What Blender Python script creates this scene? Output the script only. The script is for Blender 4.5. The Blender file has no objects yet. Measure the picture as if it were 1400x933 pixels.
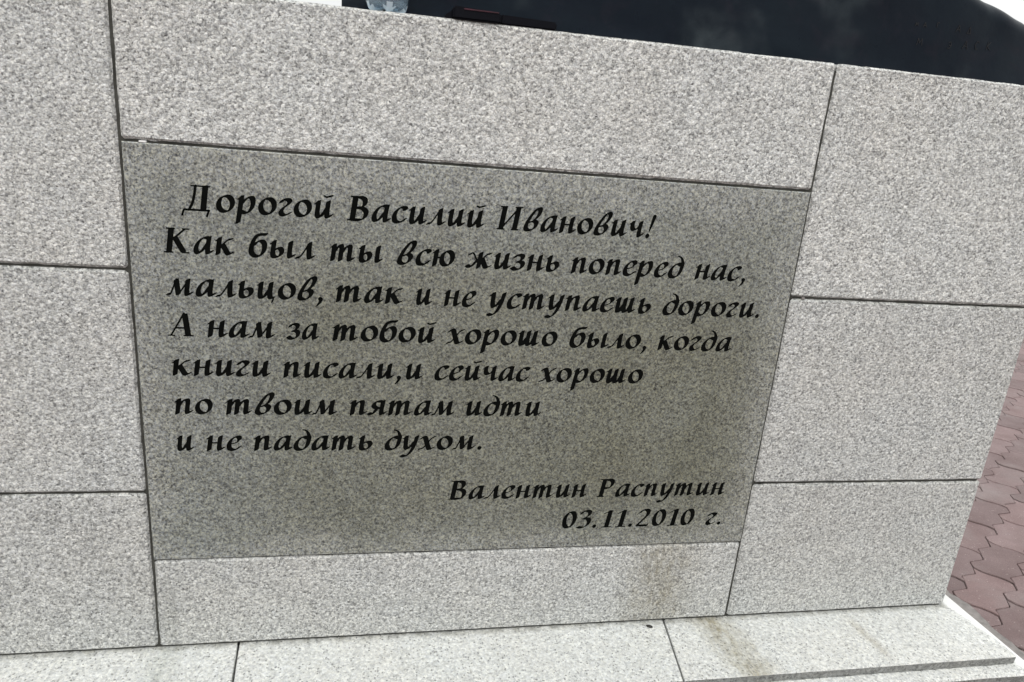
import bpy, bmesh, math, random, json
from mathutils import Vector, Matrix, noise
random.seed(7)
C = bpy.context.scene.collection
SC = bpy.context.scene

# ------------------------------------------------------------------ camera
S = 1.2                                   # metres per plaque width
def WX(x): return (x - 0.5) * S
def WZ(z): return (z + 0.93) * S
R = [[0.9812420907559407, -0.174801834855642, 0.08129131478830302],
     [0.026215638006273606, -0.2967698662382138, -0.9545891193685777],
     [0.19098874221491208, 0.9388141269836398, -0.2866205423955378]]
cam = bpy.data.cameras.new('camera')
cam.sensor_width = 36.0
cam.sensor_fit = 'HORIZONTAL'
cam.lens = 36.0 * 944.217 / 1400.0
cam.clip_start = 0.02
cam.clip_end = 3000
co = bpy.data.objects.new('camera', cam)
C.objects.link(co)
m = Matrix((R[0], [-v for v in R[1]], [-v for v in R[2]])).transposed().to_4x4()
m.translation = Vector((WX(0.335395), -1.006717 * S, WZ(0.048427)))
co.matrix_world = m
SC.camera = co

# ------------------------------------------------------------------ sky, sun, exposure
SUN_EL, SUN_AZ = 58.0, 205.0              # azimuth clockwise from +Y
w = bpy.data.worlds.new('World')
SC.world = w
w.use_nodes = True
nt = w.node_tree
nt.nodes.clear()
sky = nt.nodes.new('ShaderNodeTexSky')
sky.sky_type = 'NISHITA'
sky.sun_disc = False
sky.sun_elevation = math.radians(SUN_EL)
sky.sun_rotation = math.radians(SUN_AZ)
sky.air_density = 1.0
sky.dust_density = 4.0
sky.ozone_density = 1.0
hs = nt.nodes.new('ShaderNodeHueSaturation')
hs.inputs['Saturation'].default_value = 0.22
tc = nt.nodes.new('ShaderNodeTexCoord')
cn = nt.nodes.new('ShaderNodeTexNoise')
cn.inputs['Scale'].default_value = 2.2
cn.inputs['Detail'].default_value = 5
cr = nt.nodes.new('ShaderNodeMapRange')
cr.inputs['From Min'].default_value = 0.3
cr.inputs['From Max'].default_value = 0.7
cr.inputs['To Min'].default_value = 0.0
cr.inputs['To Max'].default_value = 1.0
cloud = nt.nodes.new('ShaderNodeMix')
cloud.data_type = 'RGBA'
cloud.inputs[6].default_value = (7.4, 7.5, 7.45, 1)
cloud.inputs[7].default_value = (10.3, 10.3, 10.15, 1)
mix = nt.nodes.new('ShaderNodeMix')
mix.data_type = 'RGBA'
mix.inputs[0].default_value = 0.72        # how much of the sky is cloud
bg = nt.nodes.new('ShaderNodeBackground')
bg.inputs['Strength'].default_value = 0.10
wo = nt.nodes.new('ShaderNodeOutputWorld')
nt.links.new(tc.outputs['Generated'], cn.inputs['Vector'])
nt.links.new(cn.outputs['Fac'], cr.inputs['Value'])
nt.links.new(cr.outputs['Result'], cloud.inputs[0])
nt.links.new(sky.outputs['Color'], hs.inputs['Color'])
nt.links.new(hs.outputs['Color'], mix.inputs[6])
nt.links.new(cloud.outputs[2], mix.inputs[7])
# an overcast sky is brighter overhead than at the horizon
sx = nt.nodes.new('ShaderNodeSeparateXYZ')
nt.links.new(tc.outputs['Generated'], sx.inputs[0])
gr = nt.nodes.new('ShaderNodeMapRange')
gr.inputs['From Min'].default_value = 0.0
gr.inputs['From Max'].default_value = 1.0
gr.inputs['To Min'].default_value = 0.74
gr.inputs['To Max'].default_value = 1.20
nt.links.new(sx.outputs['Z'], gr.inputs['Value'])
sc_ = nt.nodes.new('ShaderNodeVectorMath')
sc_.operation = 'SCALE'
nt.links.new(mix.outputs[2], sc_.inputs[0])
nt.links.new(gr.outputs['Result'], sc_.inputs['Scale'])
nt.links.new(sc_.outputs[0], bg.inputs['Color'])
nt.links.new(bg.outputs['Background'], wo.inputs['Surface'])
sl = bpy.data.lights.new('sun', 'SUN')
sl.energy = 0.8
sl.angle = math.radians(25)
sl.color = (1.0, 0.97, 0.93)
so = bpy.data.objects.new('sun', sl)
C.objects.link(so)
el, az = math.radians(SUN_EL), math.radians(SUN_AZ)
d = Vector((math.sin(az) * math.cos(el), math.cos(az) * math.cos(el), math.sin(el)))
so.rotation_euler = d.to_track_quat('Z', 'Y').to_euler()
so.location = d * 30
vs = SC.view_settings
vs.view_transform = 'Standard'
vs.look = 'None'
vs.exposure = 0.75
vs.gamma = 1.0
vs.use_curve_mapping = False

# ------------------------------------------------------------------ node helpers
def newmat(name):
    mt = bpy.data.materials.new(name)
    mt.use_nodes = True
    t = mt.node_tree
    t.nodes.clear()
    out = t.nodes.new('ShaderNodeOutputMaterial')
    b = t.nodes.new('ShaderNodeBsdfPrincipled')
    t.links.new(b.outputs[0], out.inputs[0])
    return mt, t, b
class NT:
    def __init__(s, t): s.t = t
    def n(s, kind, **kw):
        o = s.t.nodes.new('ShaderNode' + kind)
        for k, v in kw.items(): setattr(o, k, v)
        return o
    def put(s, sock, v):
        if hasattr(v, 'links'): s.t.links.new(v, sock)
        else: sock.default_value = v
    def math(s, op, a, b=0.0, c=0.0, clamp=False):
        o = s.n('Math', operation=op, use_clamp=clamp)
        s.put(o.inputs[0], a); s.put(o.inputs[1], b); s.put(o.inputs[2], c)
        return o.outputs[0]
    def rng(s, v, a, b, c, d, smooth=False):
        o = s.n('MapRange', interpolation_type='SMOOTHSTEP' if smooth else 'LINEAR')
        s.put(o.inputs['Value'], v)
        for k, x in zip(('From Min', 'From Max', 'To Min', 'To Max'), (a, b, c, d)): s.put(o.inputs[k], x)
        return o.outputs[0]
    def noise(s, vec, scale, detail=2.0, rough=0.5, dist=0.0):
        o = s.n('TexNoise')
        s.put(o.inputs['Vector'], vec); o.inputs['Scale'].default_value = scale
        o.inputs['Detail'].default_value = detail; o.inputs['Roughness'].default_value = rough
        o.inputs['Distortion'].default_value = dist
        return o.outputs['Fac'], o.outputs['Color']
    def voro(s, vec, scale, feature='F1'):
        o = s.n('TexVoronoi', feature=feature)
        s.put(o.inputs['Vector'], vec); o.inputs['Scale'].default_value = scale
        return o
    def vmath(s, op, a, b):
        o = s.n('VectorMath', operation=op)
        s.put(o.inputs[0], a); s.put(o.inputs[1], b)
        return o.outputs[0]
    def mixc(s, f, a, b, mode='MIX'):
        o = s.n('Mix', data_type='RGBA', blend_type=mode)
        s.put(o.inputs[0], f); s.put(o.inputs[6], a); s.put(o.inputs[7], b)
        return o.outputs[2]
    def sep(s, v):
        o = s.n('SeparateXYZ'); s.put(o.inputs[0], v); return o.outputs
    def box(s, sx, sz, x0, x1, z0, z1, soft):
        a = s.rng(sx, x0 - soft, x0 + soft, 0, 1, True); b = s.rng(sx, x1 - soft, x1 + soft, 1, 0, True)
        c = s.rng(sz, z0 - soft, z0 + soft, 0, 1, True); dd = s.rng(sz, z1 - soft, z1 + soft, 1, 0, True)
        return s.math('MULTIPLY', s.math('MULTIPLY', a, b), s.math('MULTIPLY', c, dd))

def granite(name, lo, hi, tint=(1, 1, 1), grain=150.0, fleck=0.14, fleckcol=0.10, bump=0.6, bdist=0.0015, rough=0.6, stain=None, spec=0.5, pits=0.72, chroma=0.02):
    """speckled granite: random light and mid grains, dark mica flecks, pitted surface"""
    mt, t, b = newmat(name)
    N = NT(t)
    geo = N.n('NewGeometry').outputs['Position']
    oi = N.n('ObjectInfo').outputs['Random']
    off = N.n('CombineXYZ')
    for k in range(3): N.put(off.inputs[k], N.math('MULTIPLY', oi, 13.7 + 5.1 * k))
    p = N.vmath('ADD', geo, off.outputs[0])
    _, wob = N.noise(p, grain * 1.1, 2)
    wv = N.vmath('SCALE', N.vmath('SUBTRACT', wob, (0.5, 0.5, 0.5)), (0, 0, 0))
    t.nodes[-1].inputs['Scale'].default_value = 1.1 / grain
    pw = N.vmath('ADD', p, wv)
    v1 = N.voro(pw, grain)
    g1 = N.sep(v1.outputs['Color'])[0]
    v2 = N.voro(pw, grain * 2.1)
    g2 = N.sep(v2.outputs['Color'])[1]
    n1, _ = N.noise(p, grain * 0.95, 2.0, 0.5, 0.35)
    n0, _ = N.noise(p, grain * 2.0, 2, 0.6)
    val = N.math('ADD', N.math('MULTIPLY', g1, 0.26), N.math('ADD', N.math('MULTIPLY', g2, 0.20), N.math('ADD', N.math('MULTIPLY', N.rng(n1, 0.28, 0.68, 0, 1), 0.34), N.math('MULTIPLY', N.rng(n0, 0.3, 0.7, 0, 1), 0.20))))
    tone = N.rng(val, 0.18, 0.82, lo, hi)
    pit, _ = N.noise(N.vmath('ADD', p, (1.7, 4.2, 2.2)), grain * 1.1, 2, 0.55, 0.5)
    tone = N.math('MULTIPLY', tone, N.rng(pit, 0.30, 0.42, pits, 1.0))
    v3 = N.voro(N.vmath('ADD', pw, (3.1, 7.7, 1.3)), grain * 1.35)
    f = N.rng(N.sep(v3.outputs['Color'])[0], fleck - 0.02, fleck + 0.02, 1, 0)
    f = N.math('MULTIPLY', f, N.rng(v3.outputs['Distance'], 0.25, 0.6, 1, 0))
    tone = N.math('ADD', N.math('MULTIPLY', tone, N.math('SUBTRACT', 1.0, f)), N.math('MULTIPLY', f, fleckcol))
    big, _ = N.noise(p, 3.0, 5, 0.6)
    med, _ = N.noise(p, 14.0, 4, 0.6)
    tone = N.math('MULTIPLY', tone, N.rng(big, 0.25, 0.75, 0.965, 1.035))
    tone = N.math('MULTIPLY', tone, N.rng(med, 0.25, 0.75, 0.98, 1.02))
    own = N.n('Attribute', attribute_type='OBJECT'); own.attribute_name = 'stone_tone'
    tone = N.math('MULTIPLY', tone, N.math('ADD', own.outputs['Fac'], N.rng(oi, 0, 1, 0.975, 1.025)))
    col = N.n('CombineXYZ')
    warm, _ = N.noise(p, 5.5, 3, 0.6)
    N.put(col.inputs[0], N.math('MULTIPLY', tone, N.rng(warm, 0.3, 0.7, tint[0] * 0.985, tint[0] * 1.005)))
    N.put(col.inputs[1], N.math('MULTIPLY', tone, tint[1]))
    N.put(col.inputs[2], N.math('MULTIPLY', tone, N.rng(warm, 0.3, 0.7, tint[2] * 1.01, tint[2] * 0.99)))
    c = col.outputs[0]
    c = N.mixc(g2, N.mixc(1.0, c, (1 - chroma, 1 - chroma * 0.3, 1 + chroma, 1), 'MULTIPLY'), N.mixc(1.0, c, (1 + chroma, 1 + chroma * 0.6, 1 - chroma * 1.6, 1), 'MULTIPLY'))
    if stain: c = stain(N, geo, c)
    N.put(b.inputs['Base Color'], c)
    b.inputs['Roughness'].default_value = rough
    b.inputs['Specular IOR Level'].default_value = spec
    bn, _ = N.noise(pw, grain * 0.8, 5, 0.65)
    h = N.math('ADD', N.math('MULTIPLY', bn, 1.0), N.math('MULTIPLY', v1.outputs['Distance'], -0.5))
    bp = N.n('Bump')
    bp.inputs['Strength'].default_value = bump
    bp.inputs['Distance'].default_value = bdist
    N.put(bp.inputs['Height'], h)
    N.put(b.inputs['Normal'], bp.outputs[0])
    return mt

def streak(N, geo, c, x, zc, halfw, col, amt, axis=2, top=1e9, bot=-1e9, soft=0.04, skew=0.0, t0=0.0):
    """a rusty brown run-off streak, ragged at its sides"""
    s = N.sep(geo)
    sx = N.math('ADD', s[0], N.math('MULTIPLY', N.math('SUBTRACT', s[axis], t0), skew))
    st = N.vmath('MULTIPLY', geo, (1.0, 0.25, 0.25))
    n1, _ = N.noise(st, 60, 4, 0.65)
    sx = N.math('ADD', sx, N.math('MULTIPLY', N.math('SUBTRACT', n1, 0.5), halfw * 0.9))
    dx = N.math('ABSOLUTE', N.math('SUBTRACT', sx, x))
    f = N.rng(dx, 0.0, halfw, 1, 0, True)
    f = N.math('MULTIPLY', f, N.math('MULTIPLY', N.rng(s[axis], bot, bot + soft, 0, 1, True), N.rng(s[axis], top - soft, top, 1, 0, True)))
    n2, _ = N.noise(st, 110, 4, 0.65)
    n3, _ = N.noise(geo, 26, 4, 0.65)
    f = N.math('MULTIPLY', f, N.math('MULTIPLY', N.rng(n2, 0.32, 0.62, 0.35, 1.0), N.rng(n3, 0.3, 0.6, 0.45, 1.0)))
    return N.mixc(N.math('MULTIPLY', f, amt), c, N.mixc(1.0, c, col, 'MULTIPLY'))

# ------------------------------------------------------------------ stains and painted contact shade
zPT, zPB, zFL, zTOP = WZ(0), WZ(-0.63292), WZ(-0.797), WZ(0.1882)
zJ1, zJ2 = WZ(-0.1719), WZ(-0.5138)
xL, xR, xE, xW = WX(0), WX(1), WX(1.4787), WX(-0.4787)

def wall_stain(N, geo, c):
    c = streak(N, geo, c, WX(0.853), 0, 0.125, (0.48, 0.43, 0.32, 1), 0.85, top=zPB + 0.03, bot=zFL - 0.05, soft=0.05)
    c = streak(N, geo, c, WX(0.02), 0, 0.022, (0.72, 0.72, 0.70, 1), 0.8, top=zPB - 0.02, bot=zFL - 0.01, soft=0.05)
    # grime clinging in the joints between the stones
    s = N.sep(geo)
    f = 0.0
    for ax, val, lo, hi, h in ((2, zJ1, xR, xE, 0.010), (2, zJ1, xW, xL, 0.010), (2, zJ2, xR, xE, 0.007), (2, zJ2, xW, xL, 0.007)):
        dd = N.math('ABSOLUTE', N.math('SUBTRACT', s[ax], val))
        g = N.math('MULTIPLY', N.rng(dd, 0.003, h, 1, 0, True), N.math('MULTIPLY', N.math('GREATER_THAN', s[0], lo), N.math('LESS_THAN', s[0], hi)))
        f = N.math('MAXIMUM', g, f)
    n1, _ = N.noise(geo, 45, 4, 0.6)
    f = N.math('MULTIPLY', f, N.rng(n1, 0.42, 0.68, 0.0, 0.75))
    return N.mixc(f, c, N.mixc(1.0, c, (0.50, 0.51, 0.47, 1), 'MULTIPLY'))

def panel_stain(N, geo, c):
    s = N.sep(geo)
    n0, nc = N.noise(geo, 9, 5, 0.6)
    w = N.vmath('SCALE', N.vmath('SUBTRACT', nc, (0.5, 0.5, 0.5)), (0, 0, 0))
    N.t.nodes[-1].inputs['Scale'].default_value = 0.12
    q = N.sep(N.vmath('ADD', geo, w))
    n1, _ = N.noise(geo, 5.0, 4, 0.6)
    # damp, weathered middle with a paler dry rim
    damp = N.box(q[0], q[2], xL + 0.035, xR - 0.045, zPB + 0.035, zPT - 0.06, 0.035)
    c = N.mixc(N.math('MULTIPLY', damp, 0.7), c, N.mixc(1.0, c, (0.72, 0.735, 0.71, 1), 'MULTIPLY'))
    low = N.box(q[0], q[2], WX(0.17), WX(0.97), WZ(-0.60), WZ(-0.13), 0.13)
    c = N.mixc(N.math('MULTIPLY', low, N.rng(n1, 0.3, 0.7, 0.6, 1.0)), c, N.mixc(1.0, c, (0.73, 0.715, 0.63, 1), 'MULTIPLY'))
    br = N.box(q[0], q[2], WX(0.66), WX(0.955), WZ(-0.585), WZ(-0.20), 0.10)
    c = N.mixc(N.math('MULTIPLY', br, N.rng(n0, 0.3, 0.7, 0.15, 0.9)), c, N.mixc(1.0, c, (0.83, 0.82, 0.75, 1), 'MULTIPLY'))
    for x, z, r, a in ((0.17, -0.095, 0.055, 0.7), (0.10, -0.33, 0.05, 0.25), (0.30, -0.55, 0.08, 0.3), (0.62, -0.42, 0.06, 0.25)):
        dx = N.math('SUBTRACT', q[0], WX(x)); dz = N.math('SUBTRACT', q[2], WZ(z))
        dist = N.math('SQRT', N.math('ADD', N.math('MULTIPLY', N.math('MULTIPLY', dx, dx), 0.45), N.math('MULTIPLY', dz, dz)))
        c = N.mixc(N.math('MULTIPLY', N.rng(dist, 0.0, r, 1, 0, True), a), c, N.mixc(1.0, c, (0.72, 0.74, 0.74, 1), 'MULTIPLY'))
    return c

def ledge_stain_shade(N, geo, c):
    y1 = -0.1443 * S
    c = streak(N, geo, c, WX(0.962), 0, 0.075, (0.48, 0.43, 0.31, 1), 1.0, axis=1, top=0.05, bot=y1 - 0.05, soft=0.05, skew=0.18)
    c = streak(N, geo, c, WX(1.245), 0, 0.022, (0.66, 0.62, 0.55, 1), 1.0, axis=1, top=0.0, bot=y1, soft=0.06, skew=0.10)
    c = streak(N, geo, c, WX(0.015), 0, 0.045, (0.70, 0.72, 0.69, 1), 0.8, axis=1, top=0.03, bot=y1 - 0.03, soft=0.03)
    # contact shade along the wall foot, painted into the ledge colour
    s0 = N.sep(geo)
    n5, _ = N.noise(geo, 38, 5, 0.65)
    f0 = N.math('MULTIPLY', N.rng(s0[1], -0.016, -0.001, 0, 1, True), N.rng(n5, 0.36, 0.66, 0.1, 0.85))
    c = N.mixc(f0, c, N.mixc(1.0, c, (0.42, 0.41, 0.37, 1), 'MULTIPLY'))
    # paler band along the end of the ledge
    s = N.sep(geo)
    n1, _ = N.noise(geo, 60, 4, 0.6)
    e = N.math('ADD', N.math('ADD', s[0], N.math('MULTIPLY', s[1], 0.19)), N.math('MULTIPLY', N.math('SUBTRACT', n1, 0.5), 0.02))
    f = N.rng(e, WX(1.482), WX(1.494), 0, 1, True)
    return N.mixc(N.math('MULTIPLY', f, 0.85), c, (0.74, 0.75, 0.74, 1))

M = {}
M['block'] = granite('rough granite', 0.15, 0.80, (0.993, 1.0, 0.978), grain=205, fleck=0.05, fleckcol=0.10, bump=1.0, bdist=0.0032, stain=wall_stain, pits=0.60)
M['panel'] = granite('honed granite', 0.035, 0.47, (0.975, 1.0, 0.965), grain=222, fleck=0.09, fleckcol=0.06, bump=0.35, bdist=0.0010, rough=0.42, stain=panel_stain, spec=0.6, pits=0.55, chroma=0.07)
M['ledge'] = granite('pale flamed granite', 0.36, 0.72, (0.985, 1.0, 0.978), grain=170, fleck=0.15, fleckcol=0.20, bump=0.7, bdist=0.0018, stain=ledge_stain_shade, pits=0.80)
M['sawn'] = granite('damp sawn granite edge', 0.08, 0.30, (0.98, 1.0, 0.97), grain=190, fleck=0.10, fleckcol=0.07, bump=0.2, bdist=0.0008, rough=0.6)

def plain(name, col, rough=0.6, spec=0.4, var=0.15, scale=40.0, metal=0.0, bump=0.0, bscale=120, bdist=0.002):
    mt, t, b = newmat(name)
    N = NT(t)
    p = N.n('NewGeometry').outputs['Position']
    n1, _ = N.noise(p, scale, 5, 0.6)
    N.put(b.inputs['Base Color'], N.mixc(N.rng(n1, 0.3, 0.7, 0, 1), tuple(v * (1 - var) for v in col) + (1,), tuple(v * (1 + var) for v in col) + (1,)))
    b.inputs['Roughness'].default_value = rough
    b.inputs['Specular IOR Level'].default_value = spec
    b.inputs['Metallic'].default_value = metal
    if bump:
        n2, _ = N.noise(p, bscale, 4, 0.6)
        bp = N.n('Bump'); bp.inputs['Strength'].default_value = bump; bp.inputs['Distance'].default_value = bdist
        N.put(bp.inputs['Height'], n2); N.put(b.inputs['Normal'], bp.outputs[0])
    return mt
M['mortar'] = plain('dark pointing mortar', (0.05, 0.05, 0.044), 0.9, 0.2, 0.5, 25, bump=0.6)
M['paint'] = plain('worn black lettering paint', (0.004, 0.0045, 0.004), 0.9, 0.02, 0.4, 60)
M['cement'] = plain('grey cement', (0.235, 0.22, 0.21), 0.9, 0.2, 0.25, 50, bump=0.8)
M['sand'] = plain('grey joint sand', (0.085, 0.074, 0.070), 0.95, 0.1, 0.5, 30, bump=0.8)
M['far'] = plain('distant red paving', (0.185, 0.128, 0.125), 0.7, 0.4, 0.2, 3.0)
M['plastic'] = plain('white plastic', (0.75, 0.75, 0.74), 0.5, 0.5, 0.05)
M['grit'] = plain('dark grit', (0.03, 0.03, 0.027), 0.8, 0.3, 0.3, 400)

# paving stones: colour varies stone by stone through a vertex attribute
mt, t, b = newmat('red concrete paving')
N = NT(t)
p = N.n('NewGeometry').outputs['Position']
at = N.n('Attribute'); at.attribute_name = 'tone'
n1, _ = N.noise(p, 9, 5, 0.6); n2, _ = N.noise(p, 260, 3, 0.6)
base = N.mixc(N.rng(n1, 0.3, 0.7, 0, 1), (0.138, 0.087, 0.084, 1), (0.200, 0.140, 0.137, 1))
base = N.mixc(1.0, base, at.outputs['Color'], 'MULTIPLY')
base = N.mixc(1.0, base, N.mixc(N.rng(n2, 0.3, 0.7, 0, 1), (0.78, 0.78, 0.78, 1), (1.15, 1.15, 1.15, 1)), 'MULTIPLY')
vf = N.voro(p, 170)
fl = N.math('MULTIPLY', N.rng(N.sep(vf.outputs['Color'])[0], 0.05, 0.07, 1, 0), N.rng(vf.outputs['Distance'], 0.1, 0.4, 1, 0))
base = N.mixc(N.math('MULTIPLY', fl, 0.6), base, (0.52, 0.45, 0.44, 1))
n3, _ = N.noise(p, 4.0, 5, 0.65)
base = N.mixc(N.rng(n3, 0.5, 0.72, 0, 0.55), base, (0.215, 0.185, 0.178, 1))
N.put(b.inputs['Base Color'], base)
b.inputs['Roughness'].default_value = 0.6
b.inputs['Specular IOR Level'].default_value = 0.6
n4, _ = N.noise(p, 240, 5, 0.7)
bp = N.n('Bump'); bp.inputs['Strength'].default_value = 0.9; bp.inputs['Distance'].default_value = 0.003
N.put(bp.inputs['Height'], n4); N.put(b.inputs['Normal'], bp.outputs[0])
M['paver'] = mt

# dark patinated bronze
mt, t, b = newmat('dark patinated bronze')
N = NT(t)
p = N.n('NewGeometry').outputs['Position']
n1, _ = N.noise(p, 7, 6, 0.62, 0.6); n2, _ = N.noise(p, 18, 5, 0.6, 0.4); n3, _ = N.noise(p, 3.2, 4, 0.55)
col = N.mixc(N.rng(n1, 0.35, 0.65, 0, 1), (0.0030, 0.0046, 0.0085, 1), (0.0052, 0.0085, 0.0125, 1))
col = N.mixc(N.rng(n2, 0.52, 0.72, 0, 0.55), col, (0.012, 0.010, 0.0155, 1))
col = N.mixc(N.math('MULTIPLY', N.rng(n3, 0.47, 0.64, 0, 0.8, True), N.rng(n1, 0.35, 0.6, 0.2, 1)), col, (0.060, 0.073, 0.078, 1))
N.put(b.inputs['Base Color'], col)
N.put(b.inputs['Roughness'], N.rng(n2, 0.3, 0.7, 0.26, 0.46))
b.inputs['Specular IOR Level'].default_value = 0.12
b.inputs['Specular Tint'].default_value = (0.62, 0.8, 1.0, 1)
n4, _ = N.noise(p, 30, 4, 0.55)
bp = N.n('Bump'); bp.inputs['Strength'].default_value = 0.4; bp.inputs['Distance'].default_value = 0.002
b.inputs['Coat Weight'].default_value = 0.06
b.inputs['Coat Roughness'].default_value = 0.12
N.put(bp.inputs['Height'], n4); N.put(b.inputs['Normal'], bp.outputs[0])
M['bronze'] = mt
M['scratch'] = plain('scratched metal', (0.006, 0.007, 0.009), 0.6, 0.3, 0.2)
M['case'] = plain('black nylon', (0.0020, 0.0024, 0.0050), 0.6, 0.10, 0.25, 300, bump=0.4, bscale=900, bdist=0.0006)
M['red'] = plain('dull red trim', (0.05, 0.010, 0.020), 0.5, 0.4, 0.6, 60)
mt, t, b = newmat('clear bottle plastic')
b.inputs['Base Color'].default_value = (0.78, 0.91, 1.0, 1)
b.inputs['Transmission Weight'].default_value = 0.93
b.inputs['Roughness'].default_value = 0.03
b.inputs['IOR'].default_value = 1.45
M['pet'] = mt
mt, t, b = newmat('bottle foot with painted highlights')
b.inputs['Base Color'].default_value = (0.80, 0.92, 1.0, 1)  # white highlights of the feet put into the material as milky plastic
b.inputs['Transmission Weight'].default_value = 0.55
b.inputs['Roughness'].default_value = 0.12
b.inputs['IOR'].default_value = 1.45
M['foot'] = mt
M['cap'] = plain('blue cap plastic', (0.05, 0.16, 0.45), 0.4, 0.5, 0.05)

# ------------------------------------------------------------------ object helpers
def empty(name, loc, label, cat, group=None):
    o = bpy.data.objects.new(name, None)
    o.empty_display_size = 0.1
    C.objects.link(o)
    o.location = loc
    o['label'] = label; o['category'] = cat
    if group: o['group'] = group
    return o
def mesh_obj(name, me, mats, parent=None):
    o = bpy.data.objects.new(name, me)
    C.objects.link(o)
    for k in (mats if isinstance(mats, (list, tuple)) else [mats]): me.materials.append(k)
    if parent:
        o.parent = parent
        if parent.type == 'EMPTY': o.matrix_parent_inverse = Matrix.Translation(-parent.location)
    return o
def bm_obj(name, bm, mats, parent=None, smooth=False):
    me = bpy.data.meshes.new(name)
    bmesh.ops.recalc_face_normals(bm, faces=bm.faces)
    bm.to_mesh(me); bm.free()
    if smooth:
        for f in me.polygons: f.use_smooth = True
    return mesh_obj(name, me, mats, parent)
def prism(bm, foot, z0, z1):
    """vertical prism over a footprint of (x, y) corners"""
    a = [bm.verts.new((x, y, z0)) for x, y in foot]
    b2 = [bm.verts.new((x, y, z1)) for x, y in foot]
    n = len(foot)
    bm.faces.new(a[::-1]); bm.faces.new(b2)
    for i in range(n): bm.faces.new((a[i], a[(i + 1) % n], b2[(i + 1) % n], b2[i]))
def box(bm, x0, x1, y0, y1, z0, z1): prism(bm, [(x0, y0), (x1, y0), (x1, y1), (x0, y1)], z0, z1)
def chip(bm, cut, amt, seed, step=0.02):
    """slightly uneven arrises: cut the edges up and nudge the points"""
    es = [e for e in bm.edges if e.calc_length() > step * 2]
    bmesh.ops.bevel(bm, geom=list(bm.edges), offset=cut, segments=1, affect='EDGES')
def stone(name, x0, x1, y0, y1, z0, z1, mat, parent, bev=0.0042, ragged=0.0011, seed=0, foot=None):
    """a cut stone with a softened, slightly chipped arris"""
    bm = bmesh.new()
    if foot: prism(bm, foot, z0, z1)
    else: box(bm, x0, x1, y0, y1, z0, z1)
    bmesh.ops.recalc_face_normals(bm, faces=bm.faces)
    bmesh.ops.bevel(bm, geom=list(bm.edges), offset=bev, segments=1, affect='EDGES')
    long = [e for e in bm.edges if e.calc_length() > 0.05]
    for e in list(long):
        n = int(e.calc_length() / 0.011)
        if n > 1: bmesh.ops.subdivide_edges(bm, edges=[e], cuts=min(n, 130))
    for v in bm.verts:
        q = Vector((v.co.x * 55 + seed * 3.1, v.co.y * 55, v.co.z * 55))
        dv = noise.noise_vector(q) * ragged + noise.noise_vector(q * 3.1) * ragged * 0.6
        k_ = noise.noise(q * 0.9 + Vector((9, 2, 5)))
        if k_ > 0.45: dv += noise.noise_vector(q * 2.0) * 0.0022   # a chipped spot
        v.co.x += dv.x; v.co.z += dv.z
        v.co.y += dv.y * 0.25
    return bm_obj(name, bm, mat, parent)

# ------------------------------------------------------------------ ground
bm = bmesh.new()
gz = -0.005
bm.faces.new([bm.verts.new(v) for v in ((-400, -400, gz - 0.03), (400, -400, gz - 0.03), (400, 400, gz - 0.03), (-400, 400, gz - 0.03))])
g = bm_obj('ground', bm, M['far'])
g['kind'] = 'structure'
bm = bmesh.new()
bm.faces.new([bm.verts.new(v) for v in ((-4.6, -4.6, gz), (7.1, -4.6, gz), (7.1, 7.1, gz), (-4.6, 7.1, gz))])
g = bm_obj('joint_sand', bm, M['sand'])
g['kind'] = 'structure'

# zigzag interlocking pavers laid in running bond
PL, PW = 0.1895 * S, 0.0895 * S
aa = Vector((0.8107, 0.5854)); bb = Vector((0.5854, -0.8107))
PO = Vector((WX(2.0245), 0.4045 * S))
K = [(0.0, -0.0015), (0.11, -0.0118), (0.135, -0.0122), (0.335, 0.0085), (0.365, 0.0085), (0.5, -0.0015),
     (0.61, -0.0118), (0.635, -0.0122), (0.835, 0.0085), (0.865, 0.0085), (1.0, -0.0015)]
def edge(tv):
    tv = tv % 1.0
    for (a0, h0), (a1, h1) in zip(K[:-1], K[1:]):
        if a0 <= tv <= a1: return (h0 + (h1 - h0) * (tv - a0) / (a1 - a0)) * S
    return 0.0
def sbend(u): return 0.0045 * S * math.sin(2 * math.pi * u) * -1.0
bm = bmesh.new()
tone = bm.loops.layers.float_color.new('tone')
gap = 0.0046
rng = random.Random(3)
LEDX, LEDY0, LEDY1 = WX(1.5405) + 0.035, -0.1709 * S - 0.02, 0.86
def blocked(x, y): return WX(-0.5405) - 0.03 < x < LEDX and LEDY0 < y < LEDY1
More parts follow.
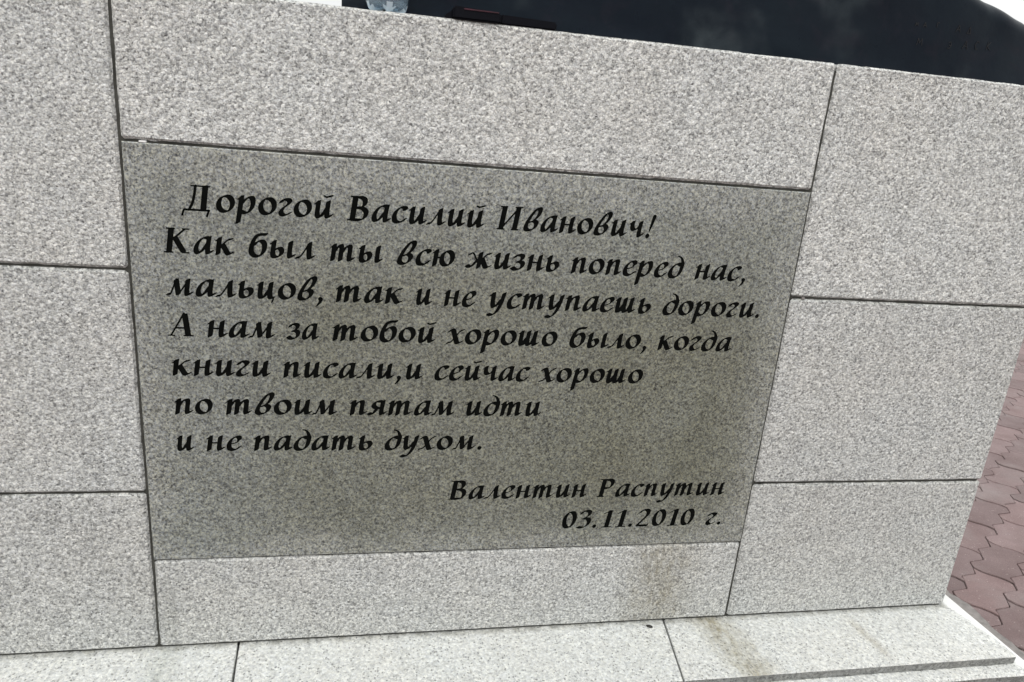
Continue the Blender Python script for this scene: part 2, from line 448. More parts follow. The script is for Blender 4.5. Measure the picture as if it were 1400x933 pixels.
for j in range(-84, 85):
    for i in range(-44, 45):
        sh = 0.5 * (j % 2)
        a0 = (i + sh) * PL; b0 = j * PW
        c2 = PO + aa * (a0 + PL / 2) + bb * (b0 + PW / 2)
        if not (-4.5 < c2.x < 7.0 and -4.5 < c2.y < 7.0): continue
        if blocked(c2.x, c2.y): continue
        pts = []
        ks = [k for k, _ in K]
        e0 = gap / PL
        def P(s, u):   # s along 0..1, u across 0..1
            ss = min(max(s, e0), 1 - e0)
            al = a0 + ss * PL + sbend(u)
            ac = b0 + u * PW + edge(s + sh * 1.0)
            ac += 0.0011 * (1 - 2 * u)
            return al, ac
        low = [P(k, 0.0) for k in ks]
        end = [P(1.0, u) for u in (0.2, 0.4, 0.6, 0.8)]
        top = [P(k, 1.0) for k in ks[::-1]]
        st = [P(0.0, u) for u in (0.8, 0.6, 0.4, 0.2)]
        ring = low + end + top + st
        dz = rng.uniform(-0.0015, 0.0015); tx = rng.uniform(-0.008, 0.008); ty = rng.uniform(-0.008, 0.008)
        tn = rng.uniform(0.80, 1.17); tr = rng.uniform(-0.03, 0.03)
        cc = Vector((a0 + PL / 2, b0 + PW / 2))
        def V(al, ac, ins, z):
            q = Vector((al, ac)); dd = cc - q
            if dd.length > 1e-6: q = q + dd.normalized() * ins
            w2 = PO + aa * q.x + bb * q.y
            return bm.verts.new((w2.x, w2.y, z + dz + tx * (q.x - cc.x) + ty * (q.y - cc.y)))
        r0 = [V(al, ac, 0.0, -0.03) for al, ac in ring]
        r1 = [V(al, ac, 0.0, -0.0022) for al, ac in ring]
        r2 = [V(al, ac, 0.0016, 0.0) for al, ac in ring]
        n = len(ring)
        fs = [bm.faces.new(r2[::-1])]
        for k in range(n):
            k2 = (k + 1) % n
            fs.append(bm.faces.new((r0[k2], r0[k], r1[k], r1[k2])))
            fs.append(bm.faces.new((r1[k2], r1[k], r2[k], r2[k2])))
        for f in fs:
            for l in f.loops: l[tone] = (tn + tr, tn, tn - tr * 0.3, 1)
pv = bm_obj('paving', bm, M['paver'])
pv['kind'] = 'structure'
# cement bedding beside the ledge
bm = bmesh.new()
pts = []
nn = 90
for i in range(nn + 1):
    y = LEDY0 - 0.02 + (LEDY1 + 0.05 - LEDY0) * i / nn
    pts.append((y, WX(1.716) - WX(1.5405) + 0.018 * noise.noise(Vector((0, y * 9, 0))) + 0.008 * noise.noise(Vector((4, y * 40, 0)))))
prev = None
for y, wd in pts:
    x0 = WX(1.5405) - 0.02
    row = [bm.verts.new((x0, y, 0.012)), bm.verts.new((x0 + 0.02 + wd * 0.5, y, 0.008)), bm.verts.new((x0 + 0.02 + wd, y, 0.0035)), bm.verts.new((x0 + 0.024 + wd, y, -0.02))]
    if prev:
        for k in range(3): bm.faces.new((prev[k], prev[k + 1], row[k + 1], row[k]))
    prev = row
cb = bm_obj('cement_bedding', bm, M['cement'], smooth=True)
cb['kind'] = 'structure'

# ------------------------------------------------------------------ plinth (two thin steps)
WD = 0.72                                  # depth of the wall
plinth = empty('stone_plinth', (WX(0.5), 0.3, 0), 'low pale granite step of thin slabs running along the foot of the wall', 'plinth')
yF = -0.1448 * S
zt = zFL - 0.0008
th = 0.0166 * S
def slab(x00, x01, x10, x11, seed):
    foot = [(x00, yF), (x10, yF), (x11, 0.06), (x01, 0.06)]
    bm = bmesh.new()
    prism(bm, foot, zt - th, zt)
    bmesh.ops.recalc_face_normals(bm, faces=bm.faces)
    bmesh.ops.bevel(bm, geom=list(bm.edges), offset=0.0016, segments=1, affect='EDGES')
    for e in [e for e in bm.edges if e.calc_length() > 0.05]:
        n = int(e.calc_length() / 0.015)
        if n > 1: bmesh.ops.subdivide_edges(bm, edges=[e], cuts=min(n, 80))
    for v in bm.verts:
        dv = noise.noise_vector(Vector((v.co.x * 70 + seed, v.co.y * 70, v.co.z * 70)))
        v.co.x += dv.x * 0.0009; v.co.y += dv.y * 0.0009
    bm.normal_update()
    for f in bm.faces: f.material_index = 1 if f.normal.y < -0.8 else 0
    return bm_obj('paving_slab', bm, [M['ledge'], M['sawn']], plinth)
g2 = 0.002
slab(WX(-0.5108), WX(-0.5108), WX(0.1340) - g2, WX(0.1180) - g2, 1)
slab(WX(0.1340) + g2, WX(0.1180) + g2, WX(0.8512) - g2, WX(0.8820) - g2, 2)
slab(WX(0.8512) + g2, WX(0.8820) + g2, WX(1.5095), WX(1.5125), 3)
for sx, a0, a1 in ((1, WX(1.43), WX(1.5130)), (-1, WX(-0.5130), WX(-0.43))):
    bm = bmesh.new(); box(bm, a0, a1, 0.064, WD + 0.035, zt - th, zt)
    bmesh.ops.bevel(bm, geom=list(bm.edges), offset=0.0016, segments=1, affect='EDGES')
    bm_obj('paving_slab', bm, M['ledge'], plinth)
yG = -0.1709 * S
bm = bmesh.new()
zz = zt - th - 0.0008
box(bm, WX(-0.5405), WX(1.5405), yG, WD + 0.07, -0.02, zz)
bmesh.ops.recalc_face_normals(bm, faces=bm.faces)
bmesh.ops.bevel(bm, geom=list(bm.edges), offset=0.003, segments=1, affect='EDGES')
for e in [e for e in bm.edges if e.calc_length() > 0.1]:
    bmesh.ops.subdivide_edges(bm, edges=[e], cuts=min(90, int(e.calc_length() / 0.015)))
for v in bm.verts:
    dv = noise.noise_vector(v.co * 60)
    v.co.x += dv.x * 0.0012; v.co.y += dv.y * 0.0012
bm.normal_update()
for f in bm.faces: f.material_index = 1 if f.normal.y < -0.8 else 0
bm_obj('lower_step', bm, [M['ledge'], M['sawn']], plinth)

# ------------------------------------------------------------------ wall
wall = empty('memorial_wall', (WX(0.5), WD / 2, zFL), 'pale grey granite block wall with a darker inscribed panel set in its middle', 'wall')
G = 0.0022                                 # half a joint
T = 0.05
bm = bmesh.new()
box(bm, xW + 0.008, xE - 0.008, 0.0045, WD - 0.008, zFL - 0.0002, zTOP - 0.012)
bm_obj('mortar_core', bm, M['mortar'], wall)
sd = 0
def blk(x0, x1, z0, z1, tone=0.0):
    global sd
    sd += 1
    o = stone('stone_block', x0, x1, 0.0, T, z0, z1, M['block'], wall, seed=sd)
    o['stone_tone'] = tone                 # tone offset per stone, darker in the lower rows
    return o
zb = zFL + 0.0028
blk(xW, xL - G * 1.4, zJ1 + G, zTOP, 0.0); blk(xW, xL - G * 1.4, zJ2 + G, zJ1 - G, -0.03); blk(xW, xL - G * 1.3, zb, zJ2 - G * 0.8, -0.09)
blk(xL + G, xR - G, zPT + G, zTOP, 0.01)
b_low = blk(xL + G, xR - G, zb, zPB - G * 0.7, -0.09)
b_low['label'] = 'long low block with a brown runoff stain'
blk(xR + G, xE, zJ1 + G, zTOP, 0.0); blk(xR + G, xE, zJ2 + G, zJ1 - G, -0.07); blk(xR + G, xE, zb, zJ2 - G, -0.09)
for x0, x1 in ((xE - T, xE), (xW, xW + T)):
    for z0, z1 in ((zJ1 + G, zTOP), (zJ2 + G, zJ1 - G), (zb, zJ2 - G)):
        sd += 1
        stone('stone_block', x0, x1, T + 2 * G, WD, z0, z1, M['block'], wall, seed=sd)
for x0, x1 in ((xW + T + 2 * G, xL - G), (xL + G, xR - G), (xR + G, xE - T - 2 * G)):
    sd += 1
    stone('coping_slab', x0, x1, T + 2 * G, WD, zTOP - 0.03, zTOP - 0.0005, M['block'], wall, seed=sd)
# white tile spacers and crumbs left in the joints
for x, z, ln, hh in ((0.0275, -0.0005, 0.011, 0.0030), (1.0235, -0.1722, 0.006, 0.0040)):
    bm = bmesh.new()
    box(bm, WX(x) - ln / 2, WX(x) + ln / 2, 0.0005, 0.006, WZ(z) - hh / 2, WZ(z) + hh / 2)
    bmesh.ops.bevel(bm, geom=list(bm.edges), offset=0.0005, segments=1, affect='EDGES')
    bm_obj('joint_spacer', bm, M['plastic'] if x < 1 else M['cement'], wall)

